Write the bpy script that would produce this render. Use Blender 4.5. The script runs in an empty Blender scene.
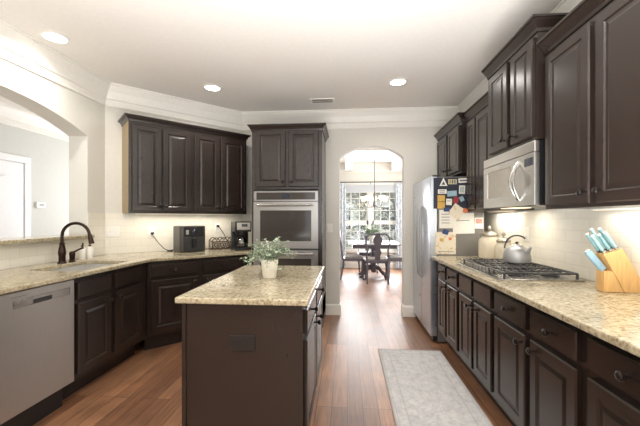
import bpy, bmesh, math, random
from mathutils import Vector, Matrix
random.seed(7)
S = bpy.context.scene
COL = S.collection
R = math.radians
PI = math.pi

def lin(r, g, b, a=1.0):
    f = lambda c: (c/255/12.92) if c/255 <= .04045 else ((c/255+.055)/1.055)**2.4
    return (f(r), f(g), f(b), a)

# ------------------------------------------------------------------ camera
cam = bpy.data.cameras.new('camera'); co = bpy.data.objects.new('camera', cam); COL.objects.link(co)
cam.sensor_width = 36; cam.sensor_fit = 'HORIZONTAL'; cam.lens = 335/640*36
cam.shift_y = (218.4-213)/640
co.location = (0, 0, 1.295); co.rotation_euler = (R(90), 0, math.atan(27.2/335))
cam.clip_start = .05
S.camera = co

# ------------------------------------------------------------------ world, exposure
W = bpy.data.worlds.new('world'); S.world = W; W.use_nodes = True
wn = W.node_tree.nodes; wl = W.node_tree.links
bg = wn['Background']; bg.inputs['Color'].default_value = (.86, .93, 1, 1); bg.inputs['Strength'].default_value = 3.0
S.view_settings.view_transform = 'Standard'; S.view_settings.look = 'None'
S.view_settings.gamma = 1; S.view_settings.use_curve_mapping = False
S.view_settings.exposure = -0.05
S.cycles.use_denoising = True
S.cycles.max_bounces = 8; S.cycles.diffuse_bounces = 5; S.cycles.transparent_max_bounces = 12
S.cycles.sample_clamp_indirect = 8

# ------------------------------------------------------------------ large lights
def area(name, loc, rot, sx, sy, power, color=(1, 1, 1), shape='RECTANGLE', spread=180):
    l = bpy.data.lights.new(name, 'AREA'); l.shape = shape; l.size = sx; l.size_y = sy
    l.energy = power; l.color = color; l.spread = R(spread)
    o = bpy.data.objects.new(name, l); COL.objects.link(o); o.location = loc; o.rotation_euler = rot
    return o
area('rear_fill', (-.6, -2.85, 1.5), (R(90), 0, 0), 1.4, 1.4, 12, (1, .98, .96))  # unseen lamp added at the rear opening to light the kitchen from behind
area('ceiling_fill', (.15, -.3, .96), (R(180), 0, 0), 2.2, 3.8, 225, (.97, .985, 1))  # unseen upward panel, added to brighten ceiling and room by bounce
area('hall_near_fill', (-3.55, -2.85, 1.5), (R(90), 0, 0), 1.2, 1.8, 42, (.96, .98, 1))  # out-of-view lamp added at the rear opening to brighten the hall
area('hall_back_fill', (-3.2, 5.9, 1.5), (R(-90), 0, 0), 1.2, 1.6, 60, (.96, .98, 1))  # fill added before the solid end wall, lights the hall but not the jamb
area('dining_window_daylight', (.60, 8.66, 1.25), (R(-90), 0, 0), 1.4, 1.6, 130, (.95, .97, 1))
area('dining_side_fill', (2.45, 6.8, 1.5), (R(90), 0, R(90)), 1.6, 1.4, 70, (.96, .98, 1))  # fill added before the solid side wall to brighten the dining room
sun = bpy.data.lights.new('sun', 'SUN'); sun.energy = 4.5; sun.angle = R(2); sun.color = (1, .96, .9)
so = bpy.data.objects.new('sun', sun); COL.objects.link(so); so.rotation_euler = (R(35), R(-15), 0)

# ------------------------------------------------------------------ materials
class NT:
    def __init__(s, name):
        s.m = bpy.data.materials.new(name); s.m.use_nodes = True
        s.n = s.m.node_tree.nodes; s.l = s.m.node_tree.links; s.b = s.n['Principled BSDF']
        s.tc = s.n.new('ShaderNodeTexCoord')
    def node(s, t, **k):
        n = s.n.new(t)
        for a, v in k.items():
            if a in n.inputs: n.inputs[a].default_value = v
            else: setattr(n, a, v)
        return n
    def link(s, a, b): s.l.new(a, b)
    def mapping(s, scale=(1, 1, 1), rot=(0, 0, 0)):
        n = s.n.new('ShaderNodeMapping'); n.inputs['Scale'].default_value = scale; n.inputs['Rotation'].default_value = rot
        s.link(s.tc.outputs['Object'], n.inputs['Vector']); return n.outputs[0]
    def noise(s, vec, scale, detail=3, rough=.55):
        n = s.n.new('ShaderNodeTexNoise'); n.inputs['Scale'].default_value = scale
        n.inputs['Detail'].default_value = detail; n.inputs['Roughness'].default_value = rough
        s.link(vec, n.inputs['Vector']); return n
    def ramp(s, fac, stops):
        n = s.n.new('ShaderNodeValToRGB'); e = n.color_ramp.elements
        while len(e) < len(stops): e.new(.5)
        for i, (p, c) in enumerate(stops): e[i].position = p; e[i].color = c
        s.link(fac, n.inputs[0]); return n.outputs[0]
    def mix(s, fac, a, b, mode='MIX'):
        n = s.n.new('ShaderNodeMix'); n.data_type = 'RGBA'; n.blend_type = mode
        for sock, v in ((n.inputs[0], fac), (n.inputs[6], a), (n.inputs[7], b)):
            if hasattr(v, 'is_output'): s.link(v, sock)
            else: sock.default_value = v
        return n.outputs[2]
    def bump(s, h, strength=.2, dist=.002):
        n = s.n.new('ShaderNodeBump'); n.inputs['Strength'].default_value = strength; n.inputs['Distance'].default_value = dist
        s.link(h, n.inputs['Height']); s.link(n.outputs[0], s.b.inputs['Normal'])

def plain(name, rgb, rough=.5, metal=0, var=.06, scale=30, coat=0, **k):
    t = NT(name); c = lin(*rgb)
    n = t.noise(t.mapping(), scale)
    d = tuple(x*(1-var*2) for x in c[:3])+(1,); u = tuple(min(1, x*(1+var*2)) for x in c[:3])+(1,)
    t.link(t.ramp(n.outputs[0], [(.3, d), (.7, u)]), t.b.inputs['Base Color'])
    t.b.inputs['Roughness'].default_value = rough; t.b.inputs['Metallic'].default_value = metal
    t.b.inputs['Coat Weight'].default_value = coat
    for a, v in k.items(): t.b.inputs[a.replace('_', ' ')].default_value = v
    return t.m

def wood(name, rgb, rough=.35, amt=.35, sc=(28, 28, 2.2), coat=.0):
    t = NT(name); c = lin(*rgb); v = t.mapping(sc)
    n = t.noise(v, 3, 5, .6)
    d = tuple(x*(1-amt) for x in c[:3])+(1,); u = tuple(x*(1+amt) for x in c[:3])+(1,)
    t.link(t.ramp(n.outputs[0], [(.28, d), (.72, u)]), t.b.inputs['Base Color'])
    t.b.inputs['Roughness'].default_value = rough; t.b.inputs['Coat Weight'].default_value = coat
    t.b.inputs['Coat Roughness'].default_value = .25
    return t.m

def steel(name, rgb=(190, 188, 184), rough=.3, sc=(2, 2, 160), metal=1.0):
    t = NT(name); c = lin(*rgb); n = t.noise(t.mapping(sc), 4, 3)
    d = tuple(x*.93 for x in c[:3])+(1,)
    t.link(t.ramp(n.outputs[0], [(.3, d), (.7, c)]), t.b.inputs['Base Color'])
    t.link(t.ramp(n.outputs[0], [(.2, (rough*.85,)*3+(1,)), (.8, (rough*1.15,)*3+(1,))]), t.b.inputs['Roughness'])
    t.b.inputs['Metallic'].default_value = metal
    return t.m

def granite():
    t = NT('granite'); v = t.mapping()
    n1 = t.noise(v, 9, 5, .65); n2 = t.noise(v, 55, 4, .7); n3 = t.noise(v, 120, 2, .6)
    base = t.ramp(n1.outputs[0], [(.28, lin(132, 116, 90)), (.5, lin(172, 160, 132)), (.78, lin(196, 187, 164))])
    s1 = t.ramp(n2.outputs[0], [(.32, lin(92, 76, 54)), (.46, lin(164, 151, 122)), (.62, lin(206, 199, 178))])
    c = t.mix(.5, base, s1)
    vo = t.node('ShaderNodeTexVoronoi'); vo.inputs['Scale'].default_value = 85; t.link(v, vo.inputs['Vector'])
    cr = t.node('ShaderNodeSeparateColor'); t.link(vo.outputs['Color'], cr.inputs[0])
    f = t.ramp(cr.outputs[0], [(.0, (.55,)*3+(1,)), (.10, (.45,)*3+(1,)), (.12, (0, 0, 0, 1))])
    c = t.mix(f, c, lin(96, 78, 58))
    f2 = t.ramp(n3.outputs[0], [(.28, (.7,)*3+(1,)), (.36, (0, 0, 0, 1))])
    c = t.mix(f2, c, lin(74, 60, 48))
    t.link(c, t.b.inputs['Base Color'])
    t.b.inputs['Roughness'].default_value = .16
    return t.m

def brickmat(name, along, c1, c2, mortar, bw, bh, ms, rough, bump=.3, squash=0):
    """tile/plank pattern; along = (ax, ay, az) weights giving the run coordinate, rows climb in z"""
    t = NT(name); sp = t.node('ShaderNodeSeparateXYZ'); t.link(t.tc.outputs['Object'], sp.inputs[0])
    m1 = t.node('ShaderNodeMath', operation='MULTIPLY'); t.link(sp.outputs[0], m1.inputs[0]); m1.inputs[1].default_value = along[0]
    m2 = t.node('ShaderNodeMath', operation='MULTIPLY_ADD'); t.link(sp.outputs[1], m2.inputs[0]); m2.inputs[1].default_value = along[1]
    t.link(m1.outputs[0], m2.inputs[2])
    cb = t.node('ShaderNodeCombineXYZ'); t.link(m2.outputs[0], cb.inputs[0]); t.link(sp.outputs[2], cb.inputs[1])
    br = t.node('ShaderNodeTexBrick'); t.link(cb.outputs[0], br.inputs['Vector'])
    for k, v in (('Color1', lin(*c1)), ('Color2', lin(*c2)), ('Mortar', lin(*mortar)), ('Scale', 1), ('Mortar Size', ms), ('Brick Width', bw), ('Row Height', bh), ('Mortar Smooth', .3)):
        br.inputs[k].default_value = v
    n = t.noise(cb.outputs[0], 14, 3)
    c = t.mix(t.ramp(n.outputs[0], [(.3, (0, 0, 0, 1)), (.7, (.25, .25, .25, 1))]), br.outputs['Color'], lin(*c2))
    t.link(c, t.b.inputs['Base Color']); t.b.inputs['Roughness'].default_value = rough
    h = t.node('ShaderNodeMath', operation='MULTIPLY_ADD'); t.link(br.outputs['Fac'], h.inputs[0]); h.inputs[1].default_value = -1
    t.link(n.outputs[0], h.inputs[2]); t.bump(h.outputs[0], bump, .002)
    return t.m

def floormat():
    t = NT('floor_planks'); sp = t.node('ShaderNodeSeparateXYZ'); t.link(t.tc.outputs['Object'], sp.inputs[0])
    cb = t.node('ShaderNodeCombineXYZ'); t.link(sp.outputs[1], cb.inputs[0]); t.link(sp.outputs[0], cb.inputs[1])
    def brick(ms, c1, c2, mo):
        br = t.node('ShaderNodeTexBrick'); t.link(cb.outputs[0], br.inputs['Vector']); br.offset = .37; br.offset_frequency = 3
        for k, v in (('Color1', c1), ('Color2', c2), ('Mortar', mo), ('Scale', 1), ('Mortar Size', ms), ('Brick Width', 1.15), ('Row Height', .105), ('Mortar Smooth', .2), ('Bias', 0)):
            br.inputs[k].default_value = v
        return br
    br = brick(.0022, lin(126, 92, 68), lin(172, 134, 104), lin(58, 38, 28))
    mp = t.node('ShaderNodeMapping'); mp.inputs['Scale'].default_value = (1.6, 22, 1); t.link(cb.outputs[0], mp.inputs['Vector'])
    n = t.noise(mp.outputs[0], 2.2, 6, .62); n2 = t.noise(cb.outputs[0], 3.0, 3)
    g = t.ramp(n.outputs[0], [(.3, lin(160, 132, 110)), (.5, lin(216, 194, 176)), (.7, lin(255, 244, 232))])
    c = t.mix(.75, br.outputs['Color'], g, 'MULTIPLY')
    c = t.mix(1, c, t.ramp(n2.outputs[0], [(.3, (.85,)*3+(1,)), (.7, (1.35, 1.3, 1.25, 1))]), 'MULTIPLY')
    t.link(c, t.b.inputs['Base Color'])
    t.link(t.ramp(n.outputs[0], [(.2, (.34,)*3+(1,)), (.8, (.46,)*3+(1,))]), t.b.inputs['Roughness'])
    h = t.node('ShaderNodeMath', operation='MULTIPLY'); t.link(br.outputs['Fac'], h.inputs[0]); h.inputs[1].default_value = -1.5
    t.bump(h.outputs[0], .25, .002)
    t.b.inputs['Coat Weight'].default_value = .5; t.b.inputs['Coat Roughness'].default_value = .5
    return t.m

def rugmat():
    t = NT('rug_pattern'); v = t.tc.outputs['Object']
    sp = t.node('ShaderNodeSeparateXYZ'); t.link(v, sp.inputs[0])
    n1 = t.noise(v, 16, 5, .7); n2 = t.noise(v, 60, 3, .7); n3 = t.noise(v, 5, 2)
    c = t.ramp(n1.outputs[0], [(.32, lin(186, 184, 185)), (.5, lin(204, 202, 201)), (.7, lin(216, 213, 209))])
    c = t.mix(t.ramp(n2.outputs[0], [(.36, (.4,)*3+(1,)), (.48, (0, 0, 0, 1))]), c, lin(164, 163, 168))
    vo = t.node('ShaderNodeTexVoronoi', feature='DISTANCE_TO_EDGE'); vo.inputs['Scale'].default_value = 11; t.link(v, vo.inputs['Vector'])
    c = t.mix(t.ramp(vo.outputs[0], [(.02, (.25,)*3+(1,)), (.06, (0, 0, 0, 1))]), c, lin(166, 165, 170))
    # border bands: two thin lines and an off tone between them
    ax = t.node('ShaderNodeMath', operation='ABSOLUTE'); t.link(sp.outputs[0], ax.inputs[0])
    ay = t.node('ShaderNodeMath', operation='ABSOLUTE'); t.link(sp.outputs[1], ay.inputs[0])
    dx = t.node('ShaderNodeMath', operation='SUBTRACT'); dx.inputs[0].default_value = .302; t.link(ax.outputs[0], dx.inputs[1])
    dy = t.node('ShaderNodeMath', operation='SUBTRACT'); dy.inputs[0].default_value = 1.06; t.link(ay.outputs[0], dy.inputs[1])
    mn = t.node('ShaderNodeMath', operation='MINIMUM'); t.link(dx.outputs[0], mn.inputs[0]); t.link(dy.outputs[0], mn.inputs[1])
    e = t.ramp(mn.outputs[0], [(.0, (.8,)*3+(1,)), (.012, (.8,)*3+(1,)), (.014, (0, 0, 0, 1)), (.02, (.0,)*3+(1,)), (.024, (.9,)*3+(1,)), (.029, (0, 0, 0, 1)),
                               (.088, (0, 0, 0, 1)), (.093, (.9,)*3+(1,)), (.099, (0, 0, 0, 1))])
    c = t.mix(e, c, lin(172, 166, 162))
    t.link(c, t.b.inputs['Base Color']); t.b.inputs['Roughness'].default_value = .95
    t.bump(n2.outputs[0], .5, .003)
    return t.m

def emis(name, rgb, strength):
    t = NT(name); t.b.inputs['Base Color'].default_value = lin(*rgb)
    t.b.inputs['Emission Color'].default_value = lin(*rgb); t.b.inputs['Emission Strength'].default_value = strength
    return t.m

def thin_glass(name, tint=(235, 240, 240), gloss=.08, rough=.02):
    t = NT(name); t.n.remove(t.b)
    tr = t.node('ShaderNodeBsdfTransparent'); tr.inputs[0].default_value = lin(*tint)
    gl = t.node('ShaderNodeBsdfGlossy'); gl.inputs['Roughness'].default_value = rough
    mx = t.node('ShaderNodeMixShader'); mx.inputs[0].default_value = gloss
    t.link(tr.outputs[0], mx.inputs[1]); t.link(gl.outputs[0], mx.inputs[2])
    t.link(mx.outputs[0], t.n['Material Output'].inputs['Surface']); return t.m

def sheer(name, rgb):
    t = NT(name); t.n.remove(t.b)
    d = t.node('ShaderNodeBsdfDiffuse'); d.inputs[0].default_value = lin(*rgb)
    tr = t.node('ShaderNodeBsdfTranslucent'); tr.inputs[0].default_value = lin(*rgb)
    mx = t.node('ShaderNodeMixShader'); mx.inputs[0].default_value = .5
    t.link(d.outputs[0], mx.inputs[1]); t.link(tr.outputs[0], mx.inputs[2])
    t.link(mx.outputs[0], t.n['Material Output'].inputs['Surface']); return t.m

def speckle(name, base, spot, scale=20, lo=.42, hi=.5, rough=.8):
    t = NT(name); n = t.noise(t.mapping(), scale, 4, .6)
    t.link(t.ramp(n.outputs[0], [(lo, lin(*spot)), (hi, lin(*base))]), t.b.inputs['Base Color']); t.b.inputs['Roughness'].default_value = rough
    return t.m

M = {}
M['wall'] = plain('wall_paint', (216, 213, 205), .75, var=.01)
M['ceil'] = plain('ceiling_paint', (234, 230, 224), .85, var=.01)
M['trim'] = plain('white_trim', (232, 229, 222), .4, var=.01)
M['hallwall'] = plain('hall_paint', (205, 205, 200), .75, var=.01)
M['floor'] = floormat()
M['cab'] = wood('espresso_wood', (39, 30, 26), .27, .10, (38, 38, 5), coat=.1)
M['cabin'] = plain('cabinet_shadow_gap', (30, 24, 22), .6, var=.03)
M['side'] = wood('tan_cabinet_side', (168, 150, 116), .5, .1)
M['granite'] = granite()
tile_c = ((234, 230, 219), (228, 223, 210), (216, 211, 198))
M['tile_y'] = brickmat('subway_tile_side', (0, 1), *tile_c, .152, .076, .0024, .16, .16)
M['tile_d'] = brickmat('subway_tile_corner', (.7071, .7071), *tile_c, .152, .076, .0024, .16, .16)
M['steel'] = steel('brushed_steel', (152, 150, 147), .36)
M['steelh'] = steel('bright_steel', (176, 174, 170), .26, (2, 160, 2))
M['dwsteel'] = steel('dishwasher_steel', (186, 182, 176), .34, (60, 60, 1.5), .85)
M['dgrey'] = plain('dark_grey_plastic', (44, 44, 44), .4)
M['black'] = plain('black_plastic', (20, 20, 21), .35)
M['iron'] = plain('cast_iron', (50, 50, 52), .38)
M['ovenglass'] = plain('oven_glass', (62, 58, 55), .09, var=.02, Specular_IOR_Level=.3)
M['mwsteel'] = steel('microwave_steel', (214, 212, 207), .3, (2, 160, 2))
M['mwglass'] = plain('microwave_glass', (176, 171, 162), .14, metal=.6, var=.03)
M['bronze'] = plain('oil_rubbed_bronze', (58, 44, 36), .32, metal=.8)
M['knob'] = plain('dark_knob', (52, 46, 44), .28, metal=.85)
M['white'] = plain('white_plastic', (236, 234, 228), .4, var=.01)
M['rug'] = rugmat()
M['fridgeside'] = plain('fridge_side_grey', (118, 115, 110), .45, var=.02)
M['steelf'] = steel('fridge_steel', (206, 212, 222), .30, (1, 1, 6))
M['paper'] = plain('paper_white', (232, 228, 218), .8, var=.02)
M['canister'] = plain('cream_ceramic', (206, 197, 178), .22, var=.04, scale=12)
M['pewter'] = plain('pewter_metal', (176, 168, 152), .35, metal=.7)
M['kettle'] = steel('kettle_steel', (176, 176, 176), .46, (120, 120, 2), .7)
M['maple'] = wood('maple_block', (206, 164, 106), .45, .14, (30, 30, 3))
M['aqua'] = plain('aqua_handle', (118, 156, 160), .35, var=.08)
M['aqua2'] = plain('pale_aqua_handle', (146, 178, 180), .35, var=.05)
M['blueh'] = plain('pale_blue_plastic', (132, 164, 182), .35)
M['pot'] = plain('white_pot', (226, 220, 206), .45, var=.03)
M['leaf'] = speckle('sage_leaf', (176, 188, 166), (132, 150, 124), 18, .35, .65, .6)
M['stem'] = plain('plant_stem', (104, 112, 82), .7)
M['soil'] = plain('potting_soil', (52, 40, 32), .95, var=.2)
M['dchair'] = wood('hazed_chair_wood', (92, 88, 98), .3, .15)  # dark wood lightened and blued: the glare haze is in the colour
M['seatf'] = plain('seat_fabric', (150, 144, 140), .9)
M['tabletop'] = wood('dining_top_glare', (160, 156, 160), .2, .1)  # base colour lightened to carry the bright glare on the top
M['curtain'] = speckle('curtain_fabric', (224, 227, 230), (184, 194, 206), 14, .42, .55, .9)
M['shade'] = sheer('window_shade_fabric', (226, 228, 232))
M['glass'] = thin_glass('window_glass')
M['carafe'] = thin_glass('carafe_glass', (200, 196, 188), .2, .05)
M['canlight'] = emis('downlight_lens', (255, 250, 240), 9)
M['lampshade'] = emis('lamp_shade_glass', (255, 240, 205), 1.4)
M['silver'] = plain('brushed_nickel', (120, 116, 112), .35, metal=.8)
M['door'] = plain('white_door', (234, 234, 236), .4, var=.01)
M['greyplate'] = plain('dark_brown_plate', (30, 25, 24), .4)
M['wire'] = plain('rusty_wire', (92, 72, 56), .6, metal=.4)
M['fryer'] = plain('fryer_body', (62, 58, 54), .38, var=.03)
M['cfsteel'] = plain('coffee_panel', (176, 172, 164), .35, metal=.3)
M['sinksteel'] = steel('sink_steel', (222, 221, 217), .4, (30, 30, 30), .55)
M['led'] = emis('undercabinet_lens', (255, 232, 196), 1.6)
M['display'] = plain('display_glass', (36, 40, 52), .1)
M['bark'] = plain('tree_bark', (112, 104, 98), .9, var=.15)
M['tleaf'] = speckle('winter_leaf', (176, 176, 164), (132, 130, 122), 10, .4, .6, .9)
M['lawn'] = speckle('lawn_ground', (150, 148, 120), (110, 112, 84), 6, .4, .6, .95)
for k, c in dict(p_yellow=(206, 166, 84), p_red=(150, 52, 56), p_orange=(214, 124, 84), p_teal=(150, 178, 190), p_navy=(52, 72, 118), p_pink=(206, 140, 130), p_gold=(208, 196, 150), p_photo=(176, 182, 176), p_ink=(96, 96, 110)).items():
    M[k] = plain(k, c, .7, var=.08, scale=60)
M['drawing'] = speckle('crayon_drawing', (228, 218, 198), (206, 176, 130), 22, .38, .44, .85)

# ------------------------------------------------------------------ mesh helpers
class MB:
    def __init__(s): s.bm = bmesh.new()
    def _x(s, geom_verts, mat):
        if mat is not None: bmesh.ops.transform(s.bm, matrix=mat, verts=geom_verts)
    def box(s, x0, x1, y0, y1, z0, z1, mat=None, bevel=0):
        r = bmesh.ops.create_cube(s.bm, size=1); v = r['verts']
        for p in v: p.co = Vector(((x0+x1)/2+p.co.x*(x1-x0), (y0+y1)/2+p.co.y*(y1-y0), (z0+z1)/2+p.co.z*(z1-z0)))
        if bevel:
            es = list({e for p in v for e in p.link_edges})
            g = bmesh.ops.bevel(s.bm, geom=es, offset=bevel, segments=2, affect='EDGES', profile=.5)
            v = list({p for f in g['faces'] for p in f.verts} | {p for p in v if p.is_valid})
            seen = set(v); st = list(v)
            while st:
                q = st.pop()
                for e in q.link_edges:
                    o = e.other_vert(q)
                    if o not in seen: seen.add(o); st.append(o)
            v = list(seen)
        s._x(v, mat); return s
    def lathe(s, prof, seg=20, mat=None, cap=True):
        rings = []; allv = []
        for r, z in prof:
            if r <= 1e-6: ring = [s.bm.verts.new((0, 0, z))]
            else: ring = [s.bm.verts.new((r*math.cos(2*PI*i/seg), r*math.sin(2*PI*i/seg), z)) for i in range(seg)]
            rings.append(ring); allv += ring
        for a, b in zip(rings, rings[1:]):
            if len(a) == 1 and len(b) == 1: continue
            for i in range(seg):
                j = (i+1) % seg
                if len(a) == 1: f = (a[0], b[j], b[i])
                elif len(b) == 1: f = (a[i], a[j], b[0])
                else: f = (a[i], a[j], b[j], b[i])
                try: s.bm.faces.new(f)
                except ValueError: pass
        if cap:
            if len(rings[0]) > 1: s.bm.faces.new(rings[0][::-1])
            if len(rings[-1]) > 1: s.bm.faces.new(rings[-1])
        s._x(allv, mat); return s
    def cyl(s, x, y, z0, z1, r, seg=20, r2=None): return s.lathe([(r, z0), (r if r2 is None else r2, z1)], seg, Matrix.Translation((x, y, 0)))
    def tube(s, pts, r, seg=8, closed=False):
        pts = [Vector(p) for p in pts]; n = len(pts); rad = r if isinstance(r, (list, tuple)) else [r]*n
        rings = []; prev = None
        for i, p in enumerate(pts):
            if closed: t = pts[(i+1) % n]-pts[i-1]
            else: t = pts[min(i+1, n-1)]-pts[max(i-1, 0)]
            t.normalize()
            if prev is None:
                a = Vector((0, 0, 1)) if abs(t.z) < .9 else Vector((1, 0, 0)); u = t.cross(a).normalized()
            else: u = (prev-t*prev.dot(t)).normalized()
            prev = u; w = t.cross(u)
            rings.append([s.bm.verts.new(p+(u*math.cos(2*PI*k/seg)+w*math.sin(2*PI*k/seg))*rad[i]) for k in range(seg)])
        pr = list(zip(rings, rings[1:]))
        if closed: pr.append((rings[-1], rings[0]))
        for a, b in pr:
            for k in range(seg):
                s.bm.faces.new((a[k], a[(k+1) % seg], b[(k+1) % seg], b[k]))
        if not closed: s.bm.faces.new(rings[0][::-1]); s.bm.faces.new(rings[-1])
        return s
    def prism(s, pts, d, holes=(), mat=None):
        """pts in local XY, extruded from z=0 to z=d"""
        es = []; vs = []
        for loop in (pts,)+tuple(holes):
            v = [s.bm.verts.new((p[0], p[1], 0)) for p in loop]; vs += v
            for i in range(len(v)): es.append(s.bm.edges.new((v[i], v[(i+1) % len(v)])))
        g = bmesh.ops.triangle_fill(s.bm, use_beauty=True, use_dissolve=False, edges=es, normal=(0, 0, 1))
        fs = [f for f in g['geom'] if isinstance(f, bmesh.types.BMFace)]
        e = bmesh.ops.extrude_face_region(s.bm, geom=fs)
        nv = [q for q in e['geom'] if isinstance(q, bmesh.types.BMVert)]
        for q in nv: q.co.z += d
        s._x(vs+nv, mat); return s
    def panel(s, x0, x1, z0, z1, y, t, fr=.055, raised=True, depth=.007):
        """raised panel door; front towards -y, back plane at y"""
        f = y-t
        rings = [(0, y), (0, f+.006), (.006, f)]
        if raised:
            rings += [(fr-.004, f), (fr, f+.003), (fr+.003, f+depth), (fr+.012, f+depth), (fr+.030, f+.0015)]
        vs = []
        for i, yy in rings:
            vs.append([s.bm.verts.new(p) for p in ((x0+i, yy, z0+i), (x1-i, yy, z0+i), (x1-i, yy, z1-i), (x0+i, yy, z1-i))])
        for a, b in zip(vs, vs[1:]):
            for k in range(4): s.bm.faces.new((a[k], a[(k+1) % 4], b[(k+1) % 4], b[k]))
        s.bm.faces.new(vs[-1]); s.bm.faces.new(vs[0][::-1]); return s
    def build(s, name, mat, parent=None, bevel=0, smooth=False, loc=None, rot=None, recalc=True):
        if recalc: bmesh.ops.recalc_face_normals(s.bm, faces=s.bm.faces)
        me = bpy.data.meshes.new(name); s.bm.to_mesh(me); s.bm.free()
        o = bpy.data.objects.new(name, me); COL.objects.link(o)
        me.materials.append(M[mat] if isinstance(mat, str) else mat)
        if smooth:
            for p in me.polygons: p.use_smooth = True
            me.set_sharp_from_angle(angle=R(40))
        if bevel:
            b = o.modifiers.new('bevel', 'BEVEL'); b.width = bevel; b.segments = 2; b.limit_method = 'ANGLE'; b.angle_limit = R(40)
        if parent: o.parent = parent
        if loc: o.location = loc
        if rot: o.rotation_euler = rot
        return o

def tag(o, label=None, cat=None, group=None, kind=None):
    if label: o['label'] = label
    if cat: o['category'] = cat
    if group: o['group'] = group
    if kind: o['kind'] = kind
    return o
def thing(name, label, cat, loc=(0, 0, 0), rz=0, group=None):
    o = bpy.data.objects.new(name, None); COL.objects.link(o); o.location = loc; o.rotation_euler = (0, 0, rz)
    return tag(o, label, cat, group)
def struct(mb, name, mat, **k):
    return tag(mb.build(name, mat, **k), kind='structure')
def children(o): return [c for c in bpy.data.objects if c.parent == o]
def dup(o, loc=None, rz=None, label=None, parent=None):
    c = o.copy(); COL.objects.link(c)
    if parent: c.parent = parent
    if loc is not None: c.location = loc
    if rz is not None: c.rotation_euler = (0, 0, rz)
    if label: c['label'] = label
    for ch in children(o): dup(ch, parent=c)
    return c
def arc_pts(cx, hw, spring, rise, n=16):
    r = (hw*hw+rise*rise)/(2*rise); cz = spring+rise-r; a = math.asin(hw/r)
    return [(cx+r*math.sin(-a+2*a*i/n), cz+r*math.cos(-a+2*a*i/n)) for i in range(n+1)]
YZ = Matrix(((0, 0, 1, 0), (1, 0, 0, 0), (0, 1, 0, 0), (0, 0, 0, 1)))     # local x->Y, y->Z, z->X
XZ = Matrix(((1, 0, 0, 0), (0, 0, 1, 0), (0, 1, 0, 0), (0, 0, 0, 1)))     # local x->X, y->Z, z->Y

# ------------------------------------------------------------------ room shell
WL, WR, WB, CE = -2.575, 1.505, 4.5, 2.73
struct(MB().box(-4.5, 2.75, -3.15, 9.0, -.1, 0), 'floor', 'floor')
struct(MB().box(-4.5, 2.75, -3.15, 9.0, CE, CE+.12), 'ceiling', 'ceil')
# left wall with arched pass-through
ap = arc_pts(2.235, .9, 2.115, .175)
hole = [(1.335, 1.10)]+ap+[(3.135, 1.10)]
struct(MB().prism([(-3, 0), (3.42, 0), (3.42, CE), (-3, CE)], .2, (hole,), Matrix.Translation((WL-.2, 0, 0)) @ YZ), 'wall_left', 'wall')
struct(MB().prism([(WL, 3.375), (-1.45, 4.5), (-1.55, 4.6), (-2.69, 3.46)], CE), 'wall_corner', 'wall')
ab = arc_pts(.3225, .4225, 2.10, .165)
struct(MB().prism([(-1.5, 0), (-.10, 0)]+ab+[(.745, 0), (1.62, 0), (1.62, CE), (-1.5, CE)], .14, (), Matrix.Translation((0, WB, 0)) @ XZ), 'wall_back', 'wall')
struct(MB().box(WR, WR+.12, -3, 4.5, 0, CE), 'wall_right', 'wall')
def holed(x0, x1, z0, z1, holes, y, t, name, mat='wall'):
    hs = [[(a, c), (b, c), (b, d), (a, d)] for a, b, c, d in holes]
    struct(MB().prism([(x0, z0), (x1, z0), (x1, z1), (x0, z1)], t, hs, Matrix.Translation((0, y, 0)) @ XZ), name, mat)
holed(-4.5, 1.62, 0, CE, [(-1.3, .1, .8, 2.2), (-4.2, -2.9, .5, 2.45)], -3.14, .14, 'wall_rear')
struct(MB().box(-4.5, -4.35, -3, 6.1, 0, CE), 'wall_hall', 'hallwall')
struct(MB().box(-4.35, -1.7, 6.0, 6.12, 0, CE), 'wall_hall_end', 'hallwall')
struct(MB().box(-1.7, -1.55, 4.64, 8.9, 0, CE), 'wall_dining_left', 'wall')
struct(MB().box(2.6, 2.72, 4.64, 8.9, 0, CE), 'wall_dining_right', 'wall')
struct(MB().box(1.62, 2.6, 4.5, 4.64, 0, CE), 'wall_dining_near', 'wall')
holed(-1.7, 2.72, 0, CE, [(-.16, 1.36, .45, 2.16)], 8.8, .14, 'wall_dining_back')

def sweep(path, prof, z, name, mat):
    """path walked with the room on the right; prof = [(out, dz)] closed polygon"""
    mb = MB(); rings = []; n = len(path)
    for i, p in enumerate(path):
        p = Vector(p); ds = []
        if i > 0: ds.append((p-Vector(path[i-1])).normalized())
        if i < n-1: ds.append((Vector(path[i+1])-p).normalized())
        ns = [Vector((d.y, -d.x)) for d in ds]; b = sum(ns, Vector((0, 0))).normalized(); k = 1/max(.2, b.dot(ns[0]))
        rings.append([mb.bm.verts.new((p.x+b.x*o*k, p.y+b.y*o*k, z+dz)) for o, dz in prof])
    m = len(prof)
    for a, b in zip(rings, rings[1:]):
        for k in range(m): mb.bm.faces.new((a[k], a[(k+1) % m], b[(k+1) % m], b[k]))
    mb.bm.faces.new(rings[0]); mb.bm.faces.new(rings[-1][::-1])
    return struct(mb, name, mat)
CROWN = [(0, 0), (0, -.235), (.014, -.235), (.018, -.222), (.012, -.212), (.012, -.165), (.026, -.155), (.032, -.135), (.05, -.085), (.075, -.045), (.084, -.03), (.084, -.018), (.094, -.014), (.094, 0)]
sweep([(WL, -3), (WL, 3.375), (-1.45, WB), (WR, WB), (WR, -3)], CROWN, CE, 'trim_1', 'trim')
sweep([(-4.35, -3), (-4.35, 6.0), (-1.7, 6.0)], CROWN, CE, 'trim_2', 'trim')
sweep([(-1.55, 4.64), (-1.55, 8.8), (2.6, 8.8), (2.6, 4.64)], CROWN, CE, 'trim_3', 'trim')
BASEP = [(0, 0), (.016, 0), (.016, .12), (.010, .14), (0, .145)]
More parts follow.
